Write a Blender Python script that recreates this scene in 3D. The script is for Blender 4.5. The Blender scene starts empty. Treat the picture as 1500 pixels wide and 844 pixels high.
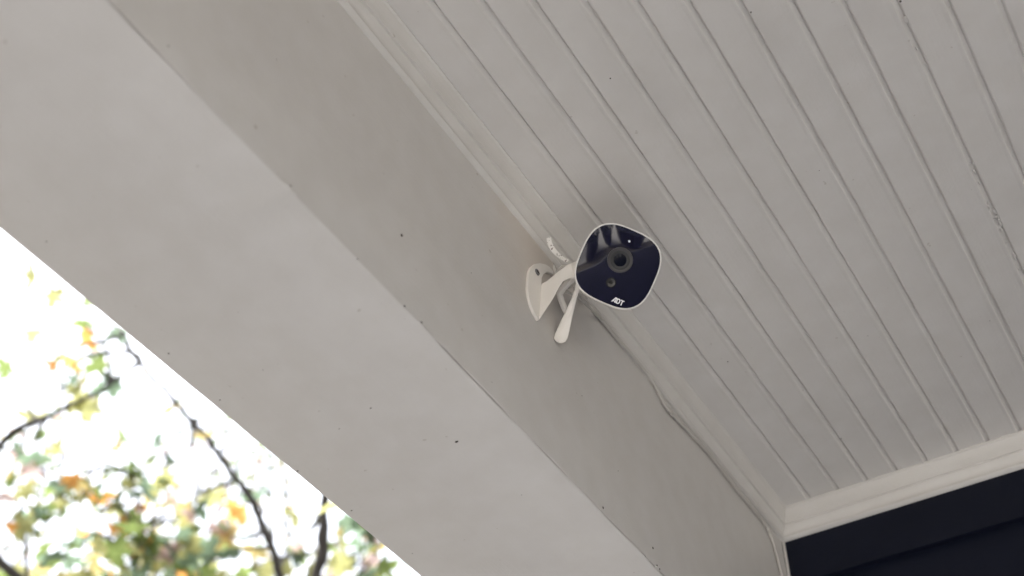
import bpy, bmesh, math, random
from mathutils import Vector, Matrix, noise

S = bpy.context.scene
COL = S.collection
rad = math.radians

# ------------------------------------------------------------------ camera
# image is 1500 x 844; focal length and axes recovered from the vanishing points
F, PX, PY = 1789.0, 750.0, 422.0
CAM = Vector((0, 0, 1.65))                      # eye height above the porch floor
vY = Vector((2381 - PX, 2300 - PY, F)).normalized()          # along the beam, toward the house
vX = (-Vector((-3187.9 - PX, 2137.76 - PY, F))).normalized() # along the house wall
vX = (vX - vY * vX.dot(vY)).normalized()
vZ = vX.cross(vY)
CR = Vector((vX.x, vY.x, vZ.x))                 # image right, down, forward in world axes
CD = Vector((vX.y, vY.y, vZ.y))
CF = Vector((vX.z, vY.z, vZ.z))
def ray(px, py):
    return CR * ((px - PX) / F) + CD * ((py - PY) / F) + CF
def at(px, py, depth):
    return CAM + ray(px, py) * depth
def on(px, py, axis, value):
    r = ray(px, py)
    return CAM + r * ((value - CAM[axis]) / r[axis])
def proj(p):
    d = p - CAM
    z = d.dot(CF)
    return (PX + F * d.dot(CR) / z, PY + F * d.dot(CD) / z, z)

cd = bpy.data.cameras.new('camera')
cam = bpy.data.objects.new('camera', cd); COL.objects.link(cam)
m = Matrix((CR, -CD, -CF)).transposed().to_4x4(); m.translation = CAM
cam.matrix_world = m
cd.sensor_width = 36; cd.lens = F / 1500 * 36
cd.clip_start = .02; cd.clip_end = 2000
cd.dof.use_dof = True; cd.dof.focus_distance = 1.38; cd.dof.aperture_fstop = 4.1
S.camera = cam

# ------------------------------------------------------------------ light
SUN_EL, SUN_AZ = 66, 235        # azimuth, degrees clockwise from +Y
W = bpy.data.worlds.new('World'); S.world = W; W.use_nodes = True
nt = W.node_tree; nt.nodes.clear()
sky = nt.nodes.new('ShaderNodeTexSky'); sky.sky_type = 'NISHITA'; sky.sun_disc = False
sky.sun_elevation = rad(SUN_EL); sky.sun_rotation = rad(SUN_AZ)
sky.air_density = 1.2; sky.dust_density = 4.0; sky.ozone_density = 1.0
hs = nt.nodes.new('ShaderNodeHueSaturation'); hs.inputs['Saturation'].default_value = .28
bg = nt.nodes.new('ShaderNodeBackground'); bg.inputs[1].default_value = .15
wo = nt.nodes.new('ShaderNodeOutputWorld')
nt.links.new(sky.outputs[0], hs.inputs['Color']); nt.links.new(hs.outputs[0], bg.inputs[0]); nt.links.new(bg.outputs[0], wo.inputs[0])
sl = bpy.data.lights.new('sun', 'SUN'); sl.energy = 1.5; sl.angle = rad(25); sl.color = (1, .95, .88)
so = bpy.data.objects.new('sun', sl); COL.objects.link(so)
sd = Vector((math.sin(rad(SUN_AZ)) * math.cos(rad(SUN_EL)), math.cos(rad(SUN_AZ)) * math.cos(rad(SUN_EL)), math.sin(rad(SUN_EL))))
so.rotation_euler = sd.to_track_quat('Z', 'Y').to_euler(); so.location = sd * 30
S.render.engine = 'CYCLES'
S.cycles.max_bounces = 10; S.cycles.diffuse_bounces = 8; S.cycles.transmission_bounces = 6
vs = S.view_settings; vs.view_transform = 'Standard'; vs.look = 'None'; vs.gamma = 1; vs.use_curve_mapping = False
vs.exposure = 2.35

# ------------------------------------------------------------------ materials
def mat(name, col, rough=.5, var=.0, vscale=3, bump=0, bscale=200, spec=.5, col2=None, coat=0):
    M = bpy.data.materials.new(name); M.use_nodes = True
    n = M.node_tree; p = n.nodes['Principled BSDF']
    p.inputs['Roughness'].default_value = rough
    p.inputs['Specular IOR Level'].default_value = spec
    p.inputs['Coat Weight'].default_value = coat
    p.inputs['Coat Roughness'].default_value = .02
    tc = n.nodes.new('ShaderNodeNewGeometry')
    if var or col2:
        t = n.nodes.new('ShaderNodeTexNoise'); t.inputs['Scale'].default_value = vscale; t.inputs['Detail'].default_value = 5
        n.links.new(tc.outputs['Position'], t.inputs['Vector'])
        r = n.nodes.new('ShaderNodeValToRGB')
        r.color_ramp.elements[0].position = .3; r.color_ramp.elements[1].position = .7
        c2 = col2 or tuple(c * (1 + var) for c in col)
        c1 = col if col2 else tuple(c * (1 - var) for c in col)
        r.color_ramp.elements[0].color = (*c1, 1); r.color_ramp.elements[1].color = (*c2, 1)
        n.links.new(t.outputs['Fac'], r.inputs['Fac']); n.links.new(r.outputs[0], p.inputs['Base Color'])
    else:
        p.inputs['Base Color'].default_value = (*col, 1)
    if bump:
        t = n.nodes.new('ShaderNodeTexNoise'); t.inputs['Scale'].default_value = bscale; t.inputs['Detail'].default_value = 4
        n.links.new(tc.outputs['Position'], t.inputs['Vector'])
        b = n.nodes.new('ShaderNodeBump'); b.inputs['Strength'].default_value = bump; b.inputs['Distance'].default_value = .002
        n.links.new(t.outputs['Fac'], b.inputs['Height']); n.links.new(b.outputs[0], p.inputs['Normal'])
    return M

PAINT = (.62, .605, .592)
def paint(name, base=PAINT, stain=None, gloss=.45):
    """brushed exterior paint: broad mottling, faint specks of grime, roller/brush relief"""
    M = bpy.data.materials.new(name); M.use_nodes = True
    n = M.node_tree; L = n.links.new; p = n.nodes['Principled BSDF']
    p.inputs['Roughness'].default_value = gloss; p.inputs['Specular IOR Level'].default_value = .35
    g = n.nodes.new('ShaderNodeNewGeometry')
    def nz(scale, detail=4):
        t = n.nodes.new('ShaderNodeTexNoise'); t.inputs['Scale'].default_value = scale; t.inputs['Detail'].default_value = detail
        L(g.outputs['Position'], t.inputs['Vector']); return t
    def ramp(src, a, b, ca, cb):
        r = n.nodes.new('ShaderNodeValToRGB'); e = r.color_ramp.elements
        e[0].position = a; e[1].position = b; e[0].color = (*ca, 1); e[1].color = (*cb, 1)
        L(src, r.inputs['Fac']); return r
    def mix(kind, fac, a, b):
        x = n.nodes.new('ShaderNodeMix'); x.data_type = 'RGBA'; x.blend_type = kind
        if hasattr(fac, 'links'): L(fac, x.inputs[0])
        else: x.inputs[0].default_value = fac
        L(a, x.inputs[6])
        L(b, x.inputs[7])
        return x.outputs[2]
    c = ramp(nz(2.2).outputs['Fac'], .3, .7, tuple(v * .96 for v in base), tuple(v * 1.03 for v in base)).outputs[0]
    c2 = ramp(nz(26, 6).outputs['Fac'], .35, .7, (.965, .96, .95), (1.01, 1.01, 1.01)).outputs[0]
    c = mix('MULTIPLY', 1.0, c, c2)
    sp = ramp(nz(95, 2).outputs['Fac'], .745, .775, (1, 1, 1), (.62, .58, .53)).outputs[0]    # fly specks, grime dots
    c = mix('MULTIPLY', .55, c, sp)
    if stain:
        loc, size, colr = stain
        v = n.nodes.new('ShaderNodeVectorMath'); v.operation = 'DISTANCE'
        L(g.outputs['Position'], v.inputs[0]); v.inputs[1].default_value = loc
        add = n.nodes.new('ShaderNodeMath'); add.operation = 'MULTIPLY_ADD'
        L(nz(14, 4).outputs['Fac'], add.inputs[0]); add.inputs[1].default_value = size * 1.2; L(v.outputs['Value'], add.inputs[2])
        r = ramp(add.outputs[0], 0, 1, colr, (1, 1, 1))
        r.color_ramp.elements[0].position = size * .45; r.color_ramp.elements[1].position = size * 1.9
        c = mix('MULTIPLY', 1.0, c, r.outputs[0])
    L(c, p.inputs['Base Color'])
    b1 = n.nodes.new('ShaderNodeBump'); b1.inputs['Strength'].default_value = .25; b1.inputs['Distance'].default_value = .0012
    L(nz(260, 3).outputs['Fac'], b1.inputs['Height'])
    b2 = n.nodes.new('ShaderNodeBump'); b2.inputs['Strength'].default_value = .18; b2.inputs['Distance'].default_value = .006
    L(nz(9, 2).outputs['Fac'], b2.inputs['Height']); L(b1.outputs[0], b2.inputs['Normal'])
    mp = n.nodes.new('ShaderNodeMapping'); mp.inputs['Scale'].default_value = (330, 5, 330)
    L(g.outputs['Position'], mp.inputs['Vector'])
    bs = n.nodes.new('ShaderNodeTexNoise'); bs.inputs['Scale'].default_value = 1; bs.inputs['Detail'].default_value = 3
    L(mp.outputs[0], bs.inputs['Vector'])
    b3 = n.nodes.new('ShaderNodeBump'); b3.inputs['Strength'].default_value = .22; b3.inputs['Distance'].default_value = .0012
    L(bs.outputs['Fac'], b3.inputs['Height']); L(b2.outputs[0], b3.inputs['Normal'])
    L(b3.outputs[0], p.inputs['Normal'])
    return M

def leaf_mat(name, col):
    M = bpy.data.materials.new(name); M.use_nodes = True
    n = M.node_tree; n.nodes.clear(); L = n.links.new
    o = n.nodes.new('ShaderNodeOutputMaterial'); ms = n.nodes.new('ShaderNodeMixShader'); ms.inputs[0].default_value = .62
    d = n.nodes.new('ShaderNodeBsdfDiffuse'); t = n.nodes.new('ShaderNodeBsdfTranslucent')
    g = n.nodes.new('ShaderNodeNewGeometry')
    z = n.nodes.new('ShaderNodeTexNoise'); z.inputs['Scale'].default_value = 9
    L(g.outputs['Position'], z.inputs['Vector'])
    r = n.nodes.new('ShaderNodeValToRGB'); r.color_ramp.elements[0].position = .35; r.color_ramp.elements[1].position = .65
    r.color_ramp.elements[0].color = (*[c * .7 for c in col], 1); r.color_ramp.elements[1].color = (*[min(1, c * 1.25) for c in col], 1)
    L(z.outputs['Fac'], r.inputs['Fac']); L(r.outputs[0], d.inputs[0]); L(r.outputs[0], t.inputs[0])
    L(d.outputs[0], ms.inputs[1]); L(t.outputs[0], ms.inputs[2]); L(ms.outputs[0], o.inputs[0])
    return M

# ------------------------------------------------------------------ helpers
def tag(o, label=None, cat=None, group=None, kind=None):
    if label: o['label'] = label
    if cat: o['category'] = cat
    if group: o['group'] = group
    if kind: o['kind'] = kind
    return o
def wloc(o):
    v = Vector((0, 0, 0))
    while o: v += o.location; o = o.parent
    return v
def empty(name, loc):
    o = bpy.data.objects.new(name, None); COL.objects.link(o); o.location = loc; o.empty_display_size = .05; return o
def link(name, me, parent=None, loc=None):
    o = bpy.data.objects.new(name, me); COL.objects.link(o)
    if parent: o.parent = parent
    if loc is not None: o.location = loc
    return o
def build(name, verts, faces, material, parent=None, smooth=False, origin=None):
    """verts in world space; the object's origin goes to its own centre"""
    verts = [Vector(v) for v in verts]
    if origin is None:
        origin = sum(verts, Vector()) / len(verts)
    me = bpy.data.meshes.new(name)
    me.from_pydata([tuple(v - origin) for v in verts], [], faces); me.update()
    bm = bmesh.new(); bm.from_mesh(me); bmesh.ops.recalc_face_normals(bm, faces=bm.faces); bm.to_mesh(me); bm.free()
    for mm in (material if isinstance(material, (list, tuple)) else [material]): me.materials.append(mm)
    if smooth:
        for p in me.polygons: p.use_smooth = True
        me.set_sharp_from_angle(angle=rad(40))
    return link(name, me, parent, Vector(origin) - (wloc(parent) if parent else Vector()))
def bevel(o, w, seg=2):
    b = o.modifiers.new('bevel', 'BEVEL'); b.width = w; b.segments = seg; b.limit_method = 'ANGLE'; b.angle_limit = rad(35); return o
def boxv(x0, x1, y0, y1, z0, z1):
    v = [(x, y, z) for z in (z0, z1) for y in (y0, y1) for x in (x0, x1)]
    return v, [(0, 2, 3, 1), (4, 5, 7, 6), (0, 1, 5, 4), (2, 6, 7, 3), (0, 4, 6, 2), (1, 3, 7, 5)]
def box(name, b, material, parent=None, bv=0):
    v, f = boxv(*b); o = build(name, v, f, material, parent)
    if bv: bevel(o, bv)
    return o
def loft(rings, closed=True, caps=True):
    n = len(rings[0]); v = [p for r in rings for p in r]; f = []
    for i in range(len(rings) - 1):
        for j in range(n if closed else n - 1):
            k = (j + 1) % n
            f.append((i * n + j, i * n + k, (i + 1) * n + k, (i + 1) * n + j))
    if caps:
        f.append(tuple(range(n - 1, -1, -1))); f.append(tuple((len(rings) - 1) * n + j for j in range(n)))
    return v, f
def tube(pts, radii, seg=8):
    pts = [Vector(p) for p in pts]; rings = []; up = None
    for i, p in enumerate(pts):
        t = (pts[min(i + 1, len(pts) - 1)] - pts[max(i - 1, 0)]).normalized()
        if up is None:
            up = Vector((0, 0, 1)) if abs(t.z) < .9 else Vector((1, 0, 0))
        a = (up - t * up.dot(t)).normalized(); up = a; b = t.cross(a)
        r = radii[i] if hasattr(radii, '__len__') else radii
        rings.append([p + (a * math.cos(q) + b * math.sin(q)) * r for q in [2 * math.pi * k / seg for k in range(seg)]])
    return loft(rings)
def smooth_path(pts, n=6):
    pts = [Vector(p) for p in pts]; out = []
    for i in range(len(pts) - 1):
        p0, p1, p2, p3 = pts[max(i - 1, 0)], pts[i], pts[i + 1], pts[min(i + 2, len(pts) - 1)]
        for k in range(n):
            t = k / n
            out.append(.5 * ((2 * p1) + (p2 - p0) * t + (2 * p0 - 5 * p1 + 4 * p2 - p3) * t * t + (3 * p1 - p0 - 3 * p2 + p3) * t ** 3))
    out.append(pts[-1]); return out

# ------------------------------------------------------------------ porch dimensions (metres)
H = 1.1                                  # ceiling above the camera
ZC = CAM.z + H                           # ceiling
XB, YW = -.458 * H, 1.387 * H            # beam's inner face, house wall
CP, CDn = .0215, .045                    # crown: projection, drop
ZB = CAM.z + .691 * H                    # underside of the beam
XO = -.673 * H                           # beam's outer edge
YB = -2.15                               # front edge of the porch (behind the photographer)
SP = .0449                               # ceiling board spacing
X0 = -.4428                              # first groove
XR = 4.6                                 # right end of porch
GZ = -.45                                # yard level below the porch floor

M_ceil = paint('ceiling_paint')
M_beam = paint('beam_paint', stain=(tuple(on(786, 372, 0, XB)), .1, (.93, .86, .79)))
M_soffit = paint('soffit_paint')
M_trim = paint('trim_paint', base=(.635, .62, .603), gloss=.4)
M_navy = mat('navy_siding_paint', (.0044, .0064, .0160), .5, .18, 5, .25, 120, spec=.2)
M_caulk = mat('old_caulk', (.55, .5, .44), .7, .1, 60, .5, 300)
M_dirt = mat('dark_dirt', (.035, .025, .02), .9)
M_crack = mat('open_joint', (.10, .085, .07), .9)
M_floor = mat('porch_floor_paint', (.34, .34, .345), .5, .15, 4, .2, 60)
M_conc = mat('concrete', (.50, .48, .45), .85, .14, 3, .5, 90)
M_lawn = mat('lawn', (.11, .105, .075), .95, 0, 1.3, .8, 40, col2=(.16, .135, .105))
M_shingle = mat('roof_shingle', (.07, .068, .066), .9, .2, 8)
rng = random.Random(7)

# ------------------------------------------------------------------ ground
def disc(name, z, r, material, n=64):
    v = [(r * math.cos(2 * math.pi * k / n), r * math.sin(2 * math.pi * k / n), z) for k in range(n)]
    return build(name, v, [tuple(range(n))], material)
tag(disc('ground', GZ, 600, M_lawn), kind='structure')
v, f = boxv(-.3, 9, YB - 6.2, YB - .75, GZ - .1, GZ + .03)
tag(build('path', v, f, M_conc), kind='structure')
v, f = boxv(XO - 6, XO - .1, YB - 5, YW + 6, GZ - .1, GZ + .02)
tag(build('planting_bed', v, f, mat('bark_mulch', (.025, .023, .022), .95, .3, 30, 1.0, 60)), kind='structure')  # unseen dark bed, added to cut ground bounce onto the soffit
tag(box('porch_floor', (XO - .06, XR, YB, YW + .02, -.10, 0), M_floor, bv=.01), kind='structure')
fs = tag(box('porch_skirt', (XO - .02, XR - .02, YB + .04, YB + .12, GZ, -.101), M_conc), kind='structure')
for i in range(2):
    tag(box('porch_step', (-.2, .8, YB - .72 + .34 * i, YB - .38 + .34 * i, GZ - .05, GZ + .15 * (i + 1)), M_conc, bv=.012),
        ['low concrete step on the path below the porch', 'upper concrete step against the porch edge'][i], 'step', 'concrete porch steps')

# ------------------------------------------------------------------ beadboard ceiling
cl = tag(box('ceiling', (XO + .03, XR, YB, YW + .1, ZC + .013, ZC + .03), M_trim), kind='structure')
def board_mesh(w, name, first=False, seed=0):
    # cross-section (x, z): flat face, soft slope up into the groove, steep side back down
    g = .0065
    prof = [(0, .0036), (.0009, .0022), (.0018, .0006), (.0028, 0), (w - .0106, 0), (w - .0090, -.0003), (w - .0070, -.0009), (w - .0052, -.0010), (w - .0040, -.0003), (w - .0028, .0016), (w - .0001, .0036), (w - .0001, .012), (0, .012)]
    if first: prof = [(0, 0)] + prof[4:]
    y0, y1 = YB, YW - CP + .004
    ny = 110; rings = []
    for i in range(ny + 1):
        yy = y0 + (y1 - y0) * i / ny
        q = noise.noise(Vector((yy * 9, seed * 3.7, 1))) * .8 + noise.noise(Vector((yy * 30, seed * 3.7, 5))) * .5   # paint build-up in the groove
        rings.append([(x + (.0005 * q if .001 < x < w - .001 else 0), yy, (z * (1 + .22 * q) if 0 < z < .01 else z * (1 + .3 * q) if z < 0 else z)) for x, z in prof])
    v, f = loft(rings)
    me = bpy.data.meshes.new(name); me.from_pydata(v, [], f)
    b = bmesh.new(); b.from_mesh(me); bmesh.ops.recalc_face_normals(b, faces=b.faces); b.to_mesh(me); b.free()
    me.materials.append(M_ceil)
    for p in me.polygons: p.use_smooth = True
    me.set_sharp_from_angle(angle=rad(28))
    return me
bmA = [board_mesh(SP, 'board', seed=q + 1) for q in range(6)]
wf = X0 - (XB + .003)
link('board', board_mesh(wf, 'board_edge', True), cl, Vector((XB + .003, 0, ZC)) - cl.location)
i = 0; x = X0
while x < XR - SP:
    o = link('board', rng.choice(bmA), cl, Vector((x, 0, ZC + rng.uniform(-.0005, .0005))) - cl.location)
    o.rotation_euler.y = rng.uniform(-.006, .006)
    x += SP; i += 1

# ------------------------------------------------------------------ beam
beam = empty('porch_beam', ((XB + XO) / 2, (YB + YW) / 2, ZB))
tag(beam, 'wide boxed beam painted beige with its flat underside open to the trees', 'beam')
def wob(y, s, seed):                       # slow waviness plus small ripples of a hand-painted edge
    return noise.noise(Vector((y * 3.1, seed, 0))) * s + noise.noise(Vector((y * 17, seed + 5, 0))) * s * .6
NY = 420
ys = [YB + (YW - .003 - YB) * i / NY for i in range(NY + 1)]
# inner face board: bottom edge a hair above the soffit, slightly wavy
rings = []
for y in ys:
    zb = ZB + .0027 + max(-.0006, wob(y, .0040, 3))
    xx = XB + wob(y, .0005, 9) * .6
    rings.append([(xx - .018, y, ZC), (xx, y, ZC), (xx, y, ZB + .12), (xx, y, zb + .0012), (xx - .001, y, zb), (xx - .018, y, zb)])
v, f = loft(rings); face = build('inner_face', v, f, M_beam, beam, True)
# soffit board, its painted lip creeping past the face
rings = []
for y in ys:
    lip = XB - .0008 + max(-.0006, wob(y, .0030, 21))
    if abs(y - on(425, 276, 2, ZB).y) < .008: lip += .003
    rings.append([(XO + wob(y, .0005, 40), y, ZB + .0005), (XO + .0015, y, ZB), (XO + (XB - XO) * .5, y, ZB), (lip - .0012, y, ZB), (lip, y, ZB + .0009), (lip - .0012, y, ZB + .0019), (XB - .03, y, ZB + .012), (XO + .0, y, ZB + .012)])
v, f = loft(rings); sof = build('soffit_board', v, f, M_soffit, beam, True)
box('outer_face', (XO + .004, XO + .022, YB, YW + .1, ZB + .0135, ZC + .05), M_beam, beam)
# dark open joint seen in the gap
box('joint', (XB - .02, XB - .0015, YB + .01, YW - .01, ZB + .0125, ZB + .02), M_crack, beam)

# caulk lumps on the seam and dark specks of dirt on the paint
def blob(c, r, rngl, sq=(1, 1, 1), sub=2):
    b = bmesh.new(); bmesh.ops.create_icosphere(b, subdivisions=sub, radius=1)
    s = rngl.random() * 50
    out = []
    for q in b.verts:
        d = 1 + .35 * noise.noise(q.co * 1.7 + Vector((s, 0, 0)))
        out.append(Vector((q.co.x * sq[0], q.co.y * sq[1], q.co.z * sq[2])) * r * d + c)
    fs = [tuple(q.index for q in p.verts) for p in b.faces]; b.free(); return out, fs
def joined(name, items, material, parent):
    V = []; Fc = []
    for v, f in items:
        o = len(V); V += list(v); Fc += [tuple(i + o for i in q) for q in f]
    return build(name, V, Fc, material, parent, True)
for (px, py, r, ly) in ((426, 279, .0022, 2.4), (523, 378, .0011, 2), (618, 474, .0013, 2.2), (880, 746, .0012, 2), (949, 822, .0019, 2.2), (962, 834, .0021, 2.6)):
    c = on(px, py, 0, XB); c.z = ZB + .001; c.x += .0004
    v, f = blob(c, r, rng, (.7, ly, .8)); build('caulk_lump', v, f, M_beam, beam, True)
sp_b = []
for (px, py, r) in ((588, 345, .0017), (956, 803, .0015), (425, 273, .0011), (523, 379, .0010), (592, 449, .0012), (617, 473, .0012), (883, 744, .0014), (962, 829, .0014), (966, 834, .0012), (984, 598, .0007), (852, 580, .0007), (246, 68, .0008), (405, 88, .0006), (720, 560, .0005), (690, 400, .0005), (905, 690, .0006)):
    c = on(px, py, 0, XB); sp_b.append(blob(c + Vector((.0004, 0, 0)), r, rng, (.4, .9, 1.2), 1))
for (px, py, r) in ((669, 647, .0016), (543, 598, .0010), (497, 628, .0006), (68, 354, .0007), (247, 518, .0008), (322, 586, .0008), (436, 690, .0009), (515, 748, .0009), (604, 811, .0006), (385, 542, .0005), (764, 725, .0005)):
    c = on(px, py, 2, ZB); sp_b.append(blob(c, r, rng, (1.5, .9, .4), 1))
tag(joined('dirt_specks', sp_b, M_dirt, beam), kind='stuff')
sp_c = []
for (px, py, r) in ((735, 244, .0011), (640, 133, .0010), (662, 137, .0009), (656, 132, .0007), (648, 116, .0008), (894, 115, .0010), (823, 261, .0009), (1100, 18, .0010), (1099, 295, .0010), (1103, 359, .0009), (1271, 492, .0010), (1288, 494, .0008), (1320, 532, .0010), (1066, 530, .0009), (1319, 2, .0014), (1436, 282, .0011), (1232, 643, .0010), (1173, 497, .0006), (1450, 470, .0006), (1200, 250, .0006)):
    c = on(px, py, 2, ZC); sp_c.append(blob(c, r, rng, (1, 1.2, .4), 1))
tag(joined('dirt_specks', sp_c, M_dirt, cl), kind='stuff')
# crumbling caulk along one of the grooves
cr = []
gxx = X0 + 9 * SP
for q in range(110):
    yy = rng.uniform(.15, 1.3)
    if noise.noise(Vector((yy * 6, 2, 0))) < -.05: continue
    cr.append(blob(Vector((gxx - .0015 + rng.gauss(0, .0022), yy, ZC + rng.uniform(-.0016, .0006))), rng.uniform(.0008, .0021), rng, (.8, 2.6, .8), 1))
tag(joined('flaking_caulk', cr, M_ceil, cl), kind='stuff')

# ------------------------------------------------------------------ crown mouldings with a mitred corner
prof = [(CP, -.0002), (CP, .0028), (CP - .0022, .0036), (CP - .0034, .0060), (CP - .0058, .0115), (CP - .0076, .0170), (CP - .0086, .0222), (CP - .0088, .0235), (CP - .0116, .0239), (CP - .0117, .0256), (CP - .0108, .0264),
        (CP - .0122, .0290), (CP - .0146, .0330), (CP - .0168, .0362), (CP - .0172, .0385), (CP - .0156, .0400), (CP - .0158, .0426), (CP - .0178, .0440), (0.0002, CDn + .0006), (-.001, CDn + .0006), (0.0, -.0002)]
cb = []
for i in range(41):
    t = i / 40
    cb.append([(XB + .0003 + u, YB + (YW - u - .0008 - YB) * t, ZC - dz + .0002) for u, dz in prof])
v, f = loft(cb)
tag(build('crown_molding', v, f, M_trim, None, True), 'beige crown molding running along the inner top of the beam', 'molding')
ch = []
for i in range(41):
    t = i / 40
    ch.append([(XB + .0008 + u + (XR - XB - u) * t, YW - u - .0008, ZC - dz + .0002) for u, dz in prof])
v, f = loft(ch)
tag(build('crown_molding', v, f, M_trim, None, True), 'beige crown molding above the navy siding of the house', 'molding')

# ------------------------------------------------------------------ house wall: navy lap siding
hw = empty('house_wall', (1.4, YW + .1, 0)); tag(hw, 'dark navy house wall of lap siding under the crown molding', 'wall')
box('sheathing', (XO - .3, XR + .3, YW + .028, YW + .2, GZ, ZC + .4), M_navy, hw)
lapz = on(1500, 756, 1, YW).z
E_ = .125
zs = [ZC + .02, lapz]
while zs[-1] > -.1: zs.append(zs[-1] - E_)
for i in range(len(zs) - 1):
    zt, zb = zs[i] + .02, zs[i + 1]
    if i == 0: zt = ZC + .03
    vv = []
    xa, xb_ = XB - .008, XR + .25
    yb0, yt0 = YW - .0002, YW + .010
    if i == 0: yb0, yt0 = YW + .0002, YW + .0008
    else: yb0, yt0 = YW + .001, YW + .0125
    v = [(xa, yb0, zb), (xb_, yb0, zb), (xb_, yt0, zt), (xa, yt0, zt), (xa, yb0 + .014, zb), (xb_, yb0 + .014, zb), (xb_, yt0 + .014, zt), (xa, yt0 + .014, zt)]
    build('siding_board', v, [(0, 1, 2, 3), (4, 7, 6, 5), (0, 4, 5, 1), (3, 2, 6, 7), (0, 3, 7, 4), (1, 5, 6, 2)], M_navy, hw)
# corner bead where the beam dies into the wall, and the beige casing below the beam
tag(box('corner_trim', (XB + .0006, XB + .0042, YW - .0045, YW - .0002, ZB - .0, ZC - CDn - .0005), M_trim, bv=.0012),
    'thin beige corner strip between beam and navy siding', 'trim')
tag(box('pilaster', (XO + .012, XB - .012, YW - .09, YW - .001, .0, ZB - .0005), M_trim, bv=.004), 'beige pilaster on the house wall holding up the beam', 'pilaster')

# ------------------------------------------------------------------ unseen rest of the porch: front beam, posts, roof
fb = tag(box('front_beam', (XB - .018, XR, YB + .02, YB + .24, ZB - .0, ZC + .012), M_beam, bv=.004), 'boxed beam across the open front of the porch', 'beam')
for i, x in enumerate((XO + .02, XR - .22)):
    p = empty('porch_post', (x + .09, YB + .12, 0))
    tag(p, ['square beige post at the corner of the two porch beams', 'square beige post at the far end of the front beam'][i], 'post', 'porch posts')
    box('shaft', (x + .01, x + .17, YB + .04, YB + .20, .12, ZB - .08), M_trim, p, .004)
    box('base', (x - .01, x + .19, YB + .02, YB + .22, -.002, .12), M_trim, p, .006)
    box('capital', (x - .01, x + .19, YB + .02, YB + .22, ZB - .08, ZB - .001), M_trim, p, .006)
v = [(XO - .2, YB - .25, ZC + .07), (XR + .3, YB - .25, ZC + .07), (XR + .3, YW + .1, ZC + .55), (XO - .2, YW + .1, ZC + .55)]
v += [(a, b, c + .05) for a, b, c in v]
tag(build('porch_roof', v, [(0, 3, 2, 1), (4, 5, 6, 7), (0, 1, 5, 4), (1, 2, 6, 5), (2, 3, 7, 6), (3, 0, 4, 7)], M_shingle), 'sloping shingled porch roof above the beadboard ceiling', 'roof')

# unseen dark rug and potted shrubs, added to shape the face plate's reflection
tag(box('outdoor_rug', (.65, 3.0, YB + .03, -.75, .001, .012), mat('dark_rug', (.018, .019, .026), .95, .2, 60, 1.0, 300), bv=.003), 'dark flatweave rug lying on the porch floor', 'rug')
M_pot = mat('dark_glazed_pot', (.02, .022, .028), .3, .2, 10); M_box = mat('boxwood_leaf', (.025, .04, .015), .6, .3, 20)
for i, (x, y, sz) in enumerate(((1.5, -2.95, 1.0), (2.15, -3.05, 1.15), (1.05, -3.5, 1.3), (2.75, -2.85, 1.5))):
    r_ = empty('potted_shrub', (x, y, GZ + .03))
    tag(r_, ['small round boxwood in a dark pot on the path', 'medium boxwood in a dark pot beside the small one', 'large boxwood in a dark pot farther down the path', 'widest boxwood in a dark pot at the porch edge'][i], 'shrub', 'potted shrubs on the path')
    rg = [[Vector((x + rr * sz * math.cos(q), y + rr * sz * math.sin(q), GZ + .0305 + zz * sz)) for q in [2 * math.pi * k / 24 for k in range(24)]] for rr, zz in ((.10, 0), (.14, .12), (.17, .30), (.185, .33), (.165, .335), (.15, .30))]
    v, f = loft(rg); build('pot', v, f, M_pot, r_, True)
    v, f = tube([(x, y, GZ + .3 * sz), (x, y, GZ + .6 * sz)], .015, 8); build('stem', v, f, M_pot, r_)
    V = []; Fc = []
    for q in range(900):
        d = Vector((rng.gauss(0, 1), rng.gauss(0, 1), rng.gauss(0, 1))).normalized() * (.26 * sz * rng.uniform(.6, 1) ** .5)
        c = Vector((x, y, GZ + .62 * sz)) + d; a_ = Vector((rng.gauss(0, 1), rng.gauss(0, 1), rng.gauss(0, 1))).normalized() * .022; b_ = a_.orthogonal().normalized() * .014
        o = len(V); V += [c - a_, c + b_, c + a_, c - b_]; Fc.append((o, o + 1, o + 2, o + 3))
    build('foliage', V, Fc, M_box, r_)['kind'] = 'stuff'

# ------------------------------------------------------------------ security camera
MMP = 1.34 / F                                          # metres per photo pixel at the face
FC = at(905.2, 390.2, 1.34)
view = ray(905, 390).normalized()
n_ = (-view + CR * .07 - CD * .065).normalized()         # the face looks just past the photographer
e1 = (CR * .916 + CD * .40); e1 = (e1 - n_ * e1.dot(n_)).normalized()
e2 = n_.cross(e1)
def L(x, y, z): return FC + e1 * x + e2 * y + n_ * z
M_shell = mat('white_plastic_shell', (.78, .75, .71), .38, .02, 40, .05, 900)
M_rim = mat('rim_plastic', (.82, .80, .78), .3)
M_face = mat('glossy_navy_acrylic', (.0085, .0088, .024), .035, spec=.75)
M_ring = mat('lens_ring', (.028, .026, .030), .35)
M_ring2 = mat('lens_barrel', (.006, .006, .008), .35)
M_glass = mat('lens_glass', (.004, .005, .012), .12, spec=.3)
M_pir = mat('light_sensor', (.007, .006, .005), .25)
M_led = mat('indicator_window', (.75, .75, .8), .3)
M_logo = mat('white_print', (.82, .82, .84), .5)
M_screw = mat('screw_steel', (.22, .22, .23), .35)
M_screw.node_tree.nodes['Principled BSDF'].inputs['Metallic'].default_value = .9

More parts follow.
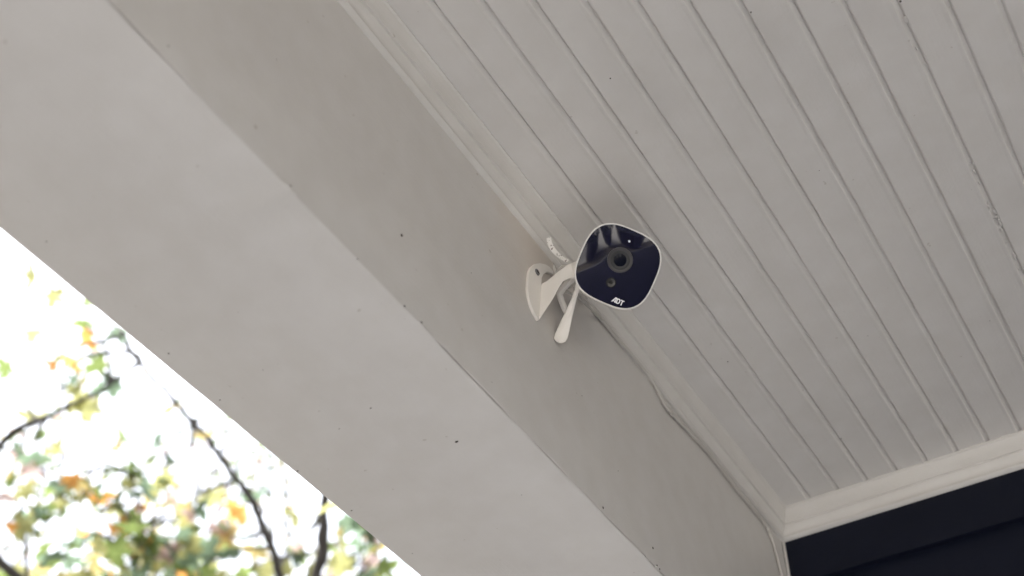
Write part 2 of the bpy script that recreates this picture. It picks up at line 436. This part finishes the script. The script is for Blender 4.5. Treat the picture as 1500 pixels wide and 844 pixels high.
base_pt = on(791, 425, 0, XB)
sc = empty('security_camera', base_pt)
tag(sc, 'white security camera with glossy dark face on a three-legged bracket screwed to beam', 'camera')
HS = 58.6 * MMP
def squircle(s, z, n=72, ex=3.0, k=0):
    out = []
    for i in range(n):
        a = 2 * math.pi * i / n; c, d = math.cos(a), math.sin(a)
        r = (abs(c) ** ex + abs(d) ** ex) ** (-1 / ex)
        out.append(L(r * c * s, r * d * s, z))
    return out
secs = [(.962, -.0030), (.966, .0004), (.972, .0012), (.988, .0012), (1.0, 0), (1.004, -.003), (1.0, -.012), (.985, -.022), (.95, -.030), (.86, -.037), (.72, -.042), (.55, -.0455), (.35, -.047), (.12, -.0475)]
v, f = loft([squircle(HS * s, z) for s, z in secs], caps=False)
nr = len(secs); f.append(tuple((nr - 1) * 72 + j for j in range(72)))
housing = build('housing', v, f, M_shell, sc, True)
# thin bright rim ring
v, f = loft([squircle(HS * s, z) for s, z in ((.966, .0008), (.974, .0018), (.992, .0018), (1.0, .0008))], caps=False)
build('rim', v, f, M_rim, housing, True)
# slightly domed face plate
rs = [.970, .9, .8, .65, .5, .35, .2, .08]
v, f = loft([squircle(HS * s, .0008 + .0018 * (1 - (s / .97) ** 2)) for s in rs], caps=False)
f.append(tuple((len(rs) - 1) * 72 + j for j in range(72)))
face_p = build('face_plate', v, f, M_face, sc, True)
def disc_ring(name, cx, cy, prof, material, parent, n=40, cap=True):
    rings = [[L(cx + r * math.cos(2 * math.pi * k / n), cy + r * math.sin(2 * math.pi * k / n), z) for k in range(n)] for r, z in prof]
    v, f = loft(rings, caps=False)
    if cap: f.append(tuple((len(prof) - 1) * n + j for j in range(n)))
    return build(name, v, f, material, parent, True)
def zface(x, y): return .0008 + .0018 * (1 - ((abs(x) ** 3 + abs(y) ** 3) ** (1 / 3) / HS / .97) ** 2)
zf = zface(0, .0115) + .0002
lx, ly = -.0006, .0069
disc_ring('lens_ring', lx, ly, [(.0142, zf - .0006), (.0140, zf + .0003), (.0132, zf + .0004), (.0110, zf + .0001), (.0104, zf - .0002)], M_ring, face_p, cap=False)
disc_ring('lens_barrel', lx, ly, [(.0105, zf), (.0098, zf + .0003), (.0090, zf + .0002), (.0078, zf + .00005), (.0070, zf)], M_ring2, face_p, cap=False)
disc_ring('lens_glass', lx, ly, [(.0071, zf + .0001), (.0060, zf + .0002), (.0045, zf + .0003), (.0025, zf + .0004), (.0008, zf + .0004)], M_glass, face_p)
zf = zface(0, .0215) + .0004
disc_ring('light_sensor', .0001, -.0196, [(.0056, zf - .0005), (.0054, zf), (.0040, zf + .0001), (.0036, zf - .0001), (.001, zf - .0001)], M_pir, face_p)
zf = zface(0, .030) + .0007
disc_ring('indicator_light', .0005, .0300, [(.0013, zf - .0008), (.0011, zf - .0003), (.0005, zf - .0002)], M_led, face_p, n=16)
# lettering A D T, flat white print on the face
def letter(polys, ox, oy, sc_, slant=.12):
    V = []; Fc = []
    for outer in polys:
        o = len(V); nn = len(outer)
        for zz in (-.0002, .00015):
            for (a, b) in outer:
                qx, qy = ox + a * sc_, oy + b * sc_
                V.append(L(qx, qy, zface(qx, qy) + zz))
        Fc.append(tuple(range(o + nn, o + 2 * nn)))
        for j in range(nn):
            k = (j + 1) % nn; Fc.append((o + j, o + k, o + nn + k, o + nn + j))
    return V, Fc
ltr = {'A': [[(0, 0), (.24, 0), (.62, .78), (.62, 1.0), (.50, 1.0)], [(.62, 1.0), (.62, 0), (.84, 0), (.84, 1.0)], [(.26, .16), (.62, .16), (.62, .34), (.35, .34)]],
       'D': [[(.0, 0), (.2, 0), (.2, 1), (.0, 1)], [(.2, 0), (.42, 0), (.58, .08), (.68, .24), (.72, .5), (.52, .5), (.49, .33), (.42, .22), (.36, .2), (.2, .2)], [(.2, 1), (.42, 1), (.58, .92), (.68, .76), (.72, .5), (.52, .5), (.49, .67), (.42, .78), (.36, .8), (.2, .8)]],
       'T': [[(.0, .8), (.7, .8), (.7, 1), (.0, 1)], [(.25, 0), (.46, 0), (.46, .8), (.25, .8)]]}
cur = .0150 - .0068
for ch_, adv in (('A', .88), ('D', .72), ('T', .7)):
    v, f = letter(ltr[ch_], cur, -.0382, .0059)
    build('logo_letter', v, f, M_logo, face_p); cur += adv * .0059 * 1.0

# bracket, traced in zoomed coordinates of the crop (740, 310, 1000, 520)
def zp(x, y): return (740 + x / 4.019, 310 + y / 4.019)
def zon(x, y, off): return on(*zp(x, y), 0, XB + off)
def zat(x, y, d): return at(*zp(x, y), d)
def slab(name, pts, thick, material, parent, bv=.0008, smooth=False):
    """pts: world outline of a thin plate; extruded along its mean normal away from the viewer"""
    pts = [Vector(p) for p in pts]; c = sum(pts, Vector()) / len(pts)
    nn = Vector()
    for a, b in zip(pts, pts[1:] + pts[:1]): nn += (a - c).cross(b - c)
    nn.normalize()
    if nn.dot(CAM - c) > 0: nn = -nn
    k = len(pts)
    v = pts + [p + nn * thick for p in pts]
    f = [tuple(range(k)), tuple(range(2 * k - 1, k - 1, -1))] + [(j, (j + 1) % k, k + (j + 1) % k, k + j) for j in range(k)]
    o = build(name, v, f, material, parent)
    bevel(o, bv); return o
pl_pts = [(205, 302), (176, 308), (154, 326), (141, 354), (136, 392), (134, 450), (140, 500), (152, 545), (172, 595), (198, 640), (216, 606), (226, 560), (228, 500), (222, 450), (214, 424), (216, 392), (228, 368), (250, 355), (272, 362), (288, 374), (283, 350), (264, 325), (238, 309)]
plate = slab('base_plate', [zon(x, y, .0040) for x, y in pl_pts], .0036, M_shell, sc)
scr = zon(187, 358, .0040)
sv = []
for r, dz in ((.0042, 0), (.0040, .0012), (.0028, .0016), (.0012, .0008)):
    sv.append([scr + Vector((dz, r * math.cos(q), r * math.sin(q))) for q in [2 * math.pi * k / 20 for k in range(20)]])
v, f = loft(sv); build('screw', v, f, M_screw, plate, True)
v, f = boxv(scr.x + .0012, scr.x + .0019, scr.y - .003, scr.y + .003, scr.z - .0005, scr.z + .0005); build('screw_slot', v, f, M_dirt, plate)
dn = (zon(200, 500, .004) - CAM).dot(CF)                 # depth of plate
D_neck = 1.378
# folded arm: a ribbon from the plate edge to the neck behind the housing
up_e = [(214, 426), (240, 412), (270, 390), (300, 364), (335, 336), (370, 311), (410, 300), (450, 300)]
lo_e = [(200, 638), (232, 590), (262, 545), (290, 500), (315, 452), (340, 412), (380, 396), (430, 400)]
front = []; 
Vt = []; Fc = []
for i, (a, b) in enumerate(zip(up_e, lo_e)):
    t = i / (len(up_e) - 1)
    pa, pb = zon(*a, .0043), zon(*b, .0043)
    da, db = (pa - CAM).dot(CF), (pb - CAM).dot(CF)
    d0 = [(zon(*up_e[0], .0043) - CAM).dot(CF), (zon(*lo_e[0], .0043) - CAM).dot(CF)]
    s = t ** .9
    qa = zat(*a, d0[0] * (1 - s) + D_neck * s); qb = zat(*b, d0[1] * (1 - s) + D_neck * s)
    th = ray(780, 400) * .0030
    Vt += [qa, qb, qb + th, qa + th]
    if i:
        o = 4 * i
        for j in range(4):
            k = (j + 1) % 4; Fc.append((o - 4 + j, o - 4 + k, o + k, o + j))
Fc += [(0, 1, 2, 3), tuple(4 * (len(up_e) - 1) + j for j in (3, 2, 1, 0))]
arm = build('arm', Vt, Fc, M_shell, sc, True); bevel(arm, .0007)
def paddle(name, outline_l, outline_r, d_top, d_bot, th):
    Vt = []; Fc = []; n = len(outline_l)
    for i in range(n):
        t = i / (n - 1); d = d_top * (1 - t) + d_bot * t
        a, b = zat(*outline_l[i], d), zat(*outline_r[i], d)
        mid = (a + b) / 2 - ray(800, 430) * .0022 * min(1, (b - a).length / .01)
        ext = ray(800, 430) * th
        Vt += [a, mid, b, b + ext, a + ext]
        if i:
            o = 5 * i
            for j in range(5):
                k = (j + 1) % 5; Fc.append((o - 5 + j, o - 5 + k, o + k, o + j))
    Fc += [(0, 1, 2, 3, 4), tuple(5 * (n - 1) + j for j in (4, 3, 2, 1, 0))]
    o = build(name, Vt, Fc, M_shell, sc, True); bevel(o, .0007); return o
d_pad = (zon(330, 740, .010) - CAM).dot(CF)
paddle('leg', [(420, 400), (412, 450), (395, 500), (365, 570), (335, 630), (310, 685), (292, 725), (287, 745), (296, 762), (318, 774)],
       [(455, 420), (440, 460), (425, 500), (408, 570), (395, 630), (383, 685), (374, 725), (368, 748), (356, 766), (334, 776)], 1.372, d_pad, .0035)
d_p2 = (zon(340, 600, .008) - CAM).dot(CF)
paddle('leg', [(390, 380), (350, 410), (318, 450), (302, 485), (310, 520), (330, 570), (345, 600)],
       [(420, 400), (390, 430), (360, 460), (340, 490), (350, 525), (372, 570), (385, 600)], 1.385, d_p2, .003)
# neck joint between arm and housing
a = at(*zp(395, 348), D_neck + .002); b = L(-.012, .002, -.044)
v, f = tube([a, a * .6 + b * .4, b], [.0085, .0105, .0125], 16); build('neck', v, f, M_shell, sc, True)

# ------------------------------------------------------------------ cable along the corner
M_cable = paint('painted_cable', base=(.52, .50, .475))
xs = XB + .0034
cpx = [(846, 428), (858, 441), (872, 457), (890, 479), (905, 497), (921, 515), (940, 538), (955, 557), (964, 574), (974, 593), (985, 607), (999, 622), (1021, 645), (1044, 671), (1062, 694), (1080, 718), (1090, 729), (1106, 749), (1122, 770), (1129, 784), (1135, 803), (1141, 826), (1147, 850), (1151, 880), (1152, 920)]
path = [on(px, py, 0, xs) for px, py in cpx]
for p in path:
    if p.y > YW - .004: p.y = YW - .0042
path = [L(-.02, -.012, -.040), at(842, 420, 1.392)] + path[1:]
last = path[-1]; path += [Vector((last.x, last.y, last.z - .1)), Vector((last.x, last.y, ZB - .0))]
path = smooth_path(path, 4)
path = [p if not (p.y > YW - .003) else Vector((p.x, YW - .003, p.z)) for p in path]
v, f = tube(path, .0023, 8)
cable = build('power_cable', v, f, M_cable, None, True)
tag(cable, 'thin beige cable painted over, running from camera bracket to corner of wall', 'cable')
for (px, py) in ((984.5, 607), (1086, 725.5), (1126, 778)):
    c = on(px, py, 0, xs + .0006)
    t = (on(px + 6, py + 8, 0, xs) - c).normalized(); s_ = Vector((1, 0, 0)).cross(t).normalized()
    rg = []
    for k in range(7):
        q = math.pi * k / 6
        rg.append(c + s_ * math.cos(q) * .0031 + Vector((1, 0, 0)) * (math.sin(q) * .0028 - .0012))
    v, f = loft([[p - t * .0016 for p in rg], [p + t * .0016 for p in rg]]); build('cable_clip', v, f, M_cable, cable)
    v, f = tube([c + s_ * .0042 + Vector((-.002, 0, 0)), c + s_ * .0042 + Vector((.0006, 0, 0))], .0011, 8); build('clip_nail', v, f, M_dirt, cable)
# slack loop of wire and the curled printed tag behind the camera
lp = smooth_path([L(-.016, .006, -.042), zat(400, 320, 1.40), zat(345, 322, 1.402), zat(312, 350, 1.405), zat(300, 400, 1.405), zat(330, 450, 1.405), zat(380, 480, 1.40), zat(425, 500, 1.395), path[14]], 5)
v, f = tube(lp, .0017, 8); build('wire_loop', v, f, M_cable, cable, True)
lp = smooth_path([L(-.018, -.002, -.042), zat(390, 440, 1.395), zat(350, 425, 1.40), zat(320, 400, 1.402), zat(300, 365, 1.404), zat(290, 330, 1.404), zat(292, 315, 1.404)], 5)
v, f = tube(lp, .0016, 8); build('wire_loop', v, f, M_cable, cable, True)
M_tag = bpy.data.materials.new('printed_tag'); M_tag.use_nodes = True
nn = M_tag.node_tree; pb = nn.nodes['Principled BSDF']; pb.inputs['Roughness'].default_value = .4
g = nn.nodes.new('ShaderNodeNewGeometry'); tn = nn.nodes.new('ShaderNodeTexNoise'); tn.inputs['Scale'].default_value = 420; tn.inputs['Detail'].default_value = 1
r = nn.nodes.new('ShaderNodeValToRGB'); r.color_ramp.elements[0].position = .60; r.color_ramp.elements[1].position = .64
r.color_ramp.elements[0].color = (.8, .78, .75, 1); r.color_ramp.elements[1].color = (.25, .22, .2, 1)
nn.links.new(g.outputs['Position'], tn.inputs['Vector']); nn.links.new(tn.outputs['Fac'], r.inputs['Fac']); nn.links.new(r.outputs[0], pb.inputs['Base Color'])
la = [(243, 158), (247, 185), (258, 212), (275, 238), (296, 258), (318, 276), (342, 292), (366, 298)]
ra = [(270, 150), (275, 178), (287, 204), (303, 228), (322, 248), (340, 264), (358, 276), (376, 284)]
Vt = []; Fc = []
for i, (a, b) in enumerate(zip(la, ra)):
    d = 1.388 + .010 * i / 7
    pa, pb_ = zat(*a, d), zat(*b, d + .003); th = ray(800, 360) * .0006
    Vt += [pa, pb_, pb_ + th, pa + th]
    if i:
        o = 4 * i
        for j in range(4): Fc.append((o - 4 + j, o - 4 + (j + 1) % 4, o + (j + 1) % 4, o + j))
Fc += [(0, 1, 2, 3), tuple(28 + j for j in (3, 2, 1, 0))]
tg = build('wire_tag', Vt, Fc, M_tag, cable, True); tag(tg, 'curled white tag with tiny print')

# ------------------------------------------------------------------ trees
M_bark = mat('bark', (.045, .04, .038), .9, .3, 12, .8, 40)
LM = [leaf_mat('leaf_green', (.16, .21, .07)), leaf_mat('leaf_olive', (.30, .30, .13)), leaf_mat('leaf_yellow', (.52, .42, .18)),
      leaf_mat('leaf_orange', (.60, .30, .09)), leaf_mat('leaf_blue_green', (.15, .21, .14)), leaf_mat('leaf_russet', (.38, .29, .27))]
LW = [26, 26, 12, 7, 24, 8]
half = [(0, 1.0), (.06, .84), (.19, .80), (.13, .56), (.30, .62), (.40, .74), (.50, .60), (.72, .64), (.62, .44), (.80, .33), (.52, .22), (.30, .10), (.44, -.08), (.36, -.20), (.14, -.10), (0, -.06)]
outl = half + [(-x, y) for x, y in half[-2:0:-1]]
def leaf_geo(rl, s):
    """a lobed maple leaf, folded a little at the midrib and curled"""
    curl = rl.uniform(-.35, .35); fold = rl.uniform(.05, .5)
    vv = [(0, .25 * s, 0)]
    for x, y in outl:
        vv.append((x * s * 1.0, y * s, (abs(x) * fold + curl * (x * x + (y - .25) ** 2)) * s))
    k = len(outl)
    return vv, [(0, 1 + j, 1 + (j + 1) % k) for j in range(k)]
LEAF = []
rl = random.Random(3)
for mi in range(6):
    for q in range(3):
        vv, ff = leaf_geo(rl, 1.0)
        me = bpy.data.meshes.new('leaf'); me.from_pydata(vv, [], ff); me.materials.append(LM[mi]); LEAF.append((mi, me, vv, ff))
def soffit_x(py): return (py - 335) * 617 / 509.0
def in_view(p, pad=20):
    x, y, z = proj(p)
    return z > 0 and -pad < x < 640 and y < 844 + pad and y > 335 + x * .825 - pad
from mathutils import Euler
def make_tree(name, label, base, limbs, trunk_r, clusters, leaf_size, seed, n_part, leafmix=LW, per=14, spread=.3, cheap=False):
    rt = random.Random(seed)
    root = empty(name, base); tag(root, label, 'tree', 'trees beyond the porch')
    parts = []
    v, f = tube(limbs[0][0], limbs[0][1], 12); tr = build('trunk', v, f, M_bark, root, True)
    for pts, rr in limbs[1:]:
        v, f = tube(pts, rr, 8); build('limb', v, f, M_bark, tr, True)
    # twigs (one joined mesh) and leaves
    allp = [(p, i) for i, (pts, rr) in enumerate(limbs) for p in pts]
    TV = []; TF = []; leaves = []
    for c, nl, sprd in clusters:
        src = min(allp, key=lambda q: (q[0] - c).length + (1.5 if q[1] == 0 else 0))[0]
        midp = (src + c) / 2 + Vector((rt.gauss(0, .08), rt.gauss(0, .08), rt.gauss(.03, .06)))
        tw = smooth_path([src, midp, c], 3)
        v, f = tube(tw, [.013 - .009 * k / (len(tw) - 1) for k in range(len(tw))], 5); o = len(TV); TV += v; TF += [tuple(i + o for i in q) for q in f]
        for _ in range(nl):
            p = c + Vector((rt.gauss(0, sprd), rt.gauss(0, sprd), rt.gauss(0, sprd * .7)))
            if _ % 3 == 0:
                v, f = tube([c + (p - c) * .05, p], [.006, .003], 4); o = len(TV); TV += v; TF += [tuple(i + o for i in q) for q in f]
            k = rt.choices(range(6), leafmix)[0]
            sz = leaf_size * rt.uniform(.6, 1.2)
            leaves.append((p, Euler((rt.gauss(.3, .7) + (math.pi if rt.random() < .5 else 0), rt.gauss(0, .6), rt.uniform(0, 6.28))), sz, k * 3 + rt.randrange(3)))
    vis = sorted([l for l in leaves if n_part and in_view(l[0])], key=lambda l: -l[2] / (l[0] - CAM).length)[:n_part]
    vid = set(id(l) for l in vis)
    V = []; Fa = []; mi = []
    for l in leaves:
        if id(l) in vid: continue
        m_, me, vv, ff = LEAF[l[3]]; R = l[1].to_matrix(); o = len(V)
        V += [R @ Vector(q) * l[2] + l[0] for q in vv]; Fa += [tuple(i + o for i in q) for q in ff]; mi += [m_] * len(ff)
    org = base + Vector((0, 0, 4))
    me = bpy.data.meshes.new('crown'); me.from_pydata([tuple(q - org) for q in V], [], Fa); me.polygons.foreach_set('material_index', mi)
    for mm in LM: me.materials.append(mm)
    crown = link('crown', me, root, org - base); crown['kind'] = 'stuff'
    for l in vis:
        o = link('leaf', LEAF[l[3]][1], crown, l[0] - org); o.rotation_euler = l[1]; o.scale = (l[2],) * 3
    o = build('twigs', TV, TF, M_bark, root); o['kind'] = 'stuff'
    return root
def lerp_r(n, a, b): return [a + (b - a) * i / max(1, n - 1) for i in range(n)]
rt = random.Random(11)
# near maple, about 7 m off to the side; its limbs reach over the yard beside the porch
DN = 7.0
g0 = at(240, 1150, DN); base1 = Vector((g0.x, g0.y, GZ))
fork = at(250, 1040, DN + .1)
tp = smooth_path([base1, base1 + Vector((.06, .02, 1.4)), base1 * .4 + Vector((fork.x, fork.y, base1.z)) * .6 + Vector((0, 0, 2.4)), fork, fork + Vector((-.1, .05, .3))], 4)
lim1 = [(tp, lerp_r(len(tp), .19, .03))]
def limb(px, d0, d1, r0, r1, start=None):
    n = len(px); pts = [at(x, y, d0 + (d1 - d0) * i / (n - 1)) for i, (x, y) in enumerate(px)]
    if start is not None: pts = [start] + pts
    pts = smooth_path(pts, 4)
    pts = [p + Vector([noise.noise(p * 9 + Vector((7 * k, 0, r0 * 900))) * .022 for k in range(3)]) for p in pts]
    return (pts, [r * (1 + .35 * noise.noise(p * 14)) for r, p in zip(lerp_r(len(pts), r0, r1), pts)])
lim1.append(limb([(440, 930), (413, 850), (392, 790), (368, 738), (345, 702), (318, 662), (296, 632), (262, 597), (236, 567), (210, 538), (190, 515), (178, 492)], 6.9, 6.6, .026, .008, fork))
lim1.append(limb([(-60, 760), (-25, 690), (10, 643), (45, 622), (80, 608), (112, 592), (150, 573), (188, 541), (200, 520)], 7.0, 6.9, .030, .006, fork))
lim1.append(limb([(458, 900), (463, 842), (470, 800), (475, 770), (478, 735), (484, 690), (500, 640)], 6.2, 6.2, .032, .025, fork))
lim1.append(limb([(210, 900), (195, 830), (205, 770), (200, 720), (180, 690)], 7.0, 7.1, .02, .004, fork))
lim1.append(limb([(60, 900), (40, 820), (30, 740), (10, 690)], 7.2, 7.3, .02, .004, fork))
for q in range(12):
    a = rt.uniform(0, 6.28); e = fork + Vector((math.cos(a) * 1.9, math.sin(a) * 1.9, rt.uniform(.8, 3)))
    pts = smooth_path([fork + Vector((0, 0, -.1)), fork * .5 + e * .5 + Vector((0, 0, .2)), e], 5)
    if any(in_view(p, 60) for p in pts): continue
    lim1.append((pts, lerp_r(len(pts), .045, .006)))
cl1 = []
vis_c = [(165, 488, 3), (118, 590, 4), (95, 575, 4), (165, 540, 2), (20, 655, 6), (40, 670, 5), (15, 705, 7), (45, 740, 7), (15, 760, 6), (70, 700, 4), (170, 662, 3), (190, 695, 7), (208, 720, 7), (195, 745, 7),
         (218, 780, 10), (205, 810, 9), (250, 800, 9), (275, 770, 7), (262, 830, 10), (290, 840, 10), (330, 775, 7), (350, 800, 8), (320, 820, 9), (120, 722, 5), (140, 745, 5), (130, 790, 5), (110, 820, 5), (370, 830, 6), (85, 735, 4),
         (470, 760, 3), (500, 800, 5), (525, 770, 5), (550, 790, 6), (560, 815, 6), (510, 825, 5), (450, 820, 4), (355, 650, 1), (235, 640, 2), (300, 740, 3), (345, 735, 4), (70, 470, 1), (30, 400, 1), (80, 440, 1), (140, 455, 2), (60, 520, 2), (160, 860, 9), (60, 870, 9), (300, 880, 12), (420, 870, 9), (540, 870, 9)]
for x, y, n in vis_c:
    cl1.append((at(x + rt.gauss(0, 4), y + rt.gauss(0, 4), 6.9 + rt.gauss(0, .35)), n, .085))
for pts, rr in lim1[6:] + lim1[:1]:
    for p in pts[3:]:
        for _ in range(2):
            c = p + Vector((rt.gauss(0, .35), rt.gauss(0, .35), rt.gauss(.1, .3)))
            x, y, z = proj(c)
            if -120 < x < 760 and 300 < y < 850: continue
            cl1.append((c, 16, .22))
make_tree('maple_tree', 'maple with green and orange autumn leaves and thin dark limbs beside the porch', base1, lim1, .19, cl1, .125, 21, 280)

# farther trees: finer, paler sprays between the near leaves
def far_tree(name, label, px, py, depth, height, seed, nclu, size, mix):
    rr = random.Random(seed)
    g = at(px, py, depth); b = Vector((g.x, g.y, GZ))
    top = b + Vector((rr.gauss(0, .2), rr.gauss(0, .2), height * .5))
    tp = smooth_path([b, b * .6 + top * .4 + Vector((.12, .1, 0)), b * .3 + top * .7, top], 5)
    lims = [(tp, lerp_r(len(tp), .20, .09))]
    for q in range(30):
        st = tp[int(rr.uniform(.75, 1) * (len(tp) - 1))]; a = rr.uniform(0, 6.28); ln = rr.uniform(.6, 3.4)
        e = st + Vector((math.cos(a) * ln, math.sin(a) * ln, rr.uniform(.9, height * .52)))
        pts = smooth_path([st, st * .6 + e * .4 + Vector((math.cos(a) * .3, math.sin(a) * .3, -.1)), st * .25 + e * .75 + Vector((rr.gauss(0, .15), rr.gauss(0, .15), 0)), e], 4); lims.append((pts, lerp_r(len(pts), .028, .004)))
    cs = []
    for q in range(nclu):
        pts, _r = rr.choice(lims[1:]); p = rr.choice(pts[3:])
        cs.append((p + Vector((rr.gauss(0, .35), rr.gauss(0, .35), rr.gauss(0, .35))), rr.randrange(6, 14), .22))
    return make_tree(name, label, b, lims, .2, cs, size, seed + 1, 0, mix)
far_tree('maple_tree', 'tall green tree standing farther off behind the near maple', 110, 1000, 14, 15, 31, 330, .075, [16, 20, 8, 4, 34, 18])
far_tree('maple_tree', 'yellowing tree seen past the beam end farther off', 520, 1000, 15, 16, 47, 330, .075, [16, 22, 12, 6, 28, 16])
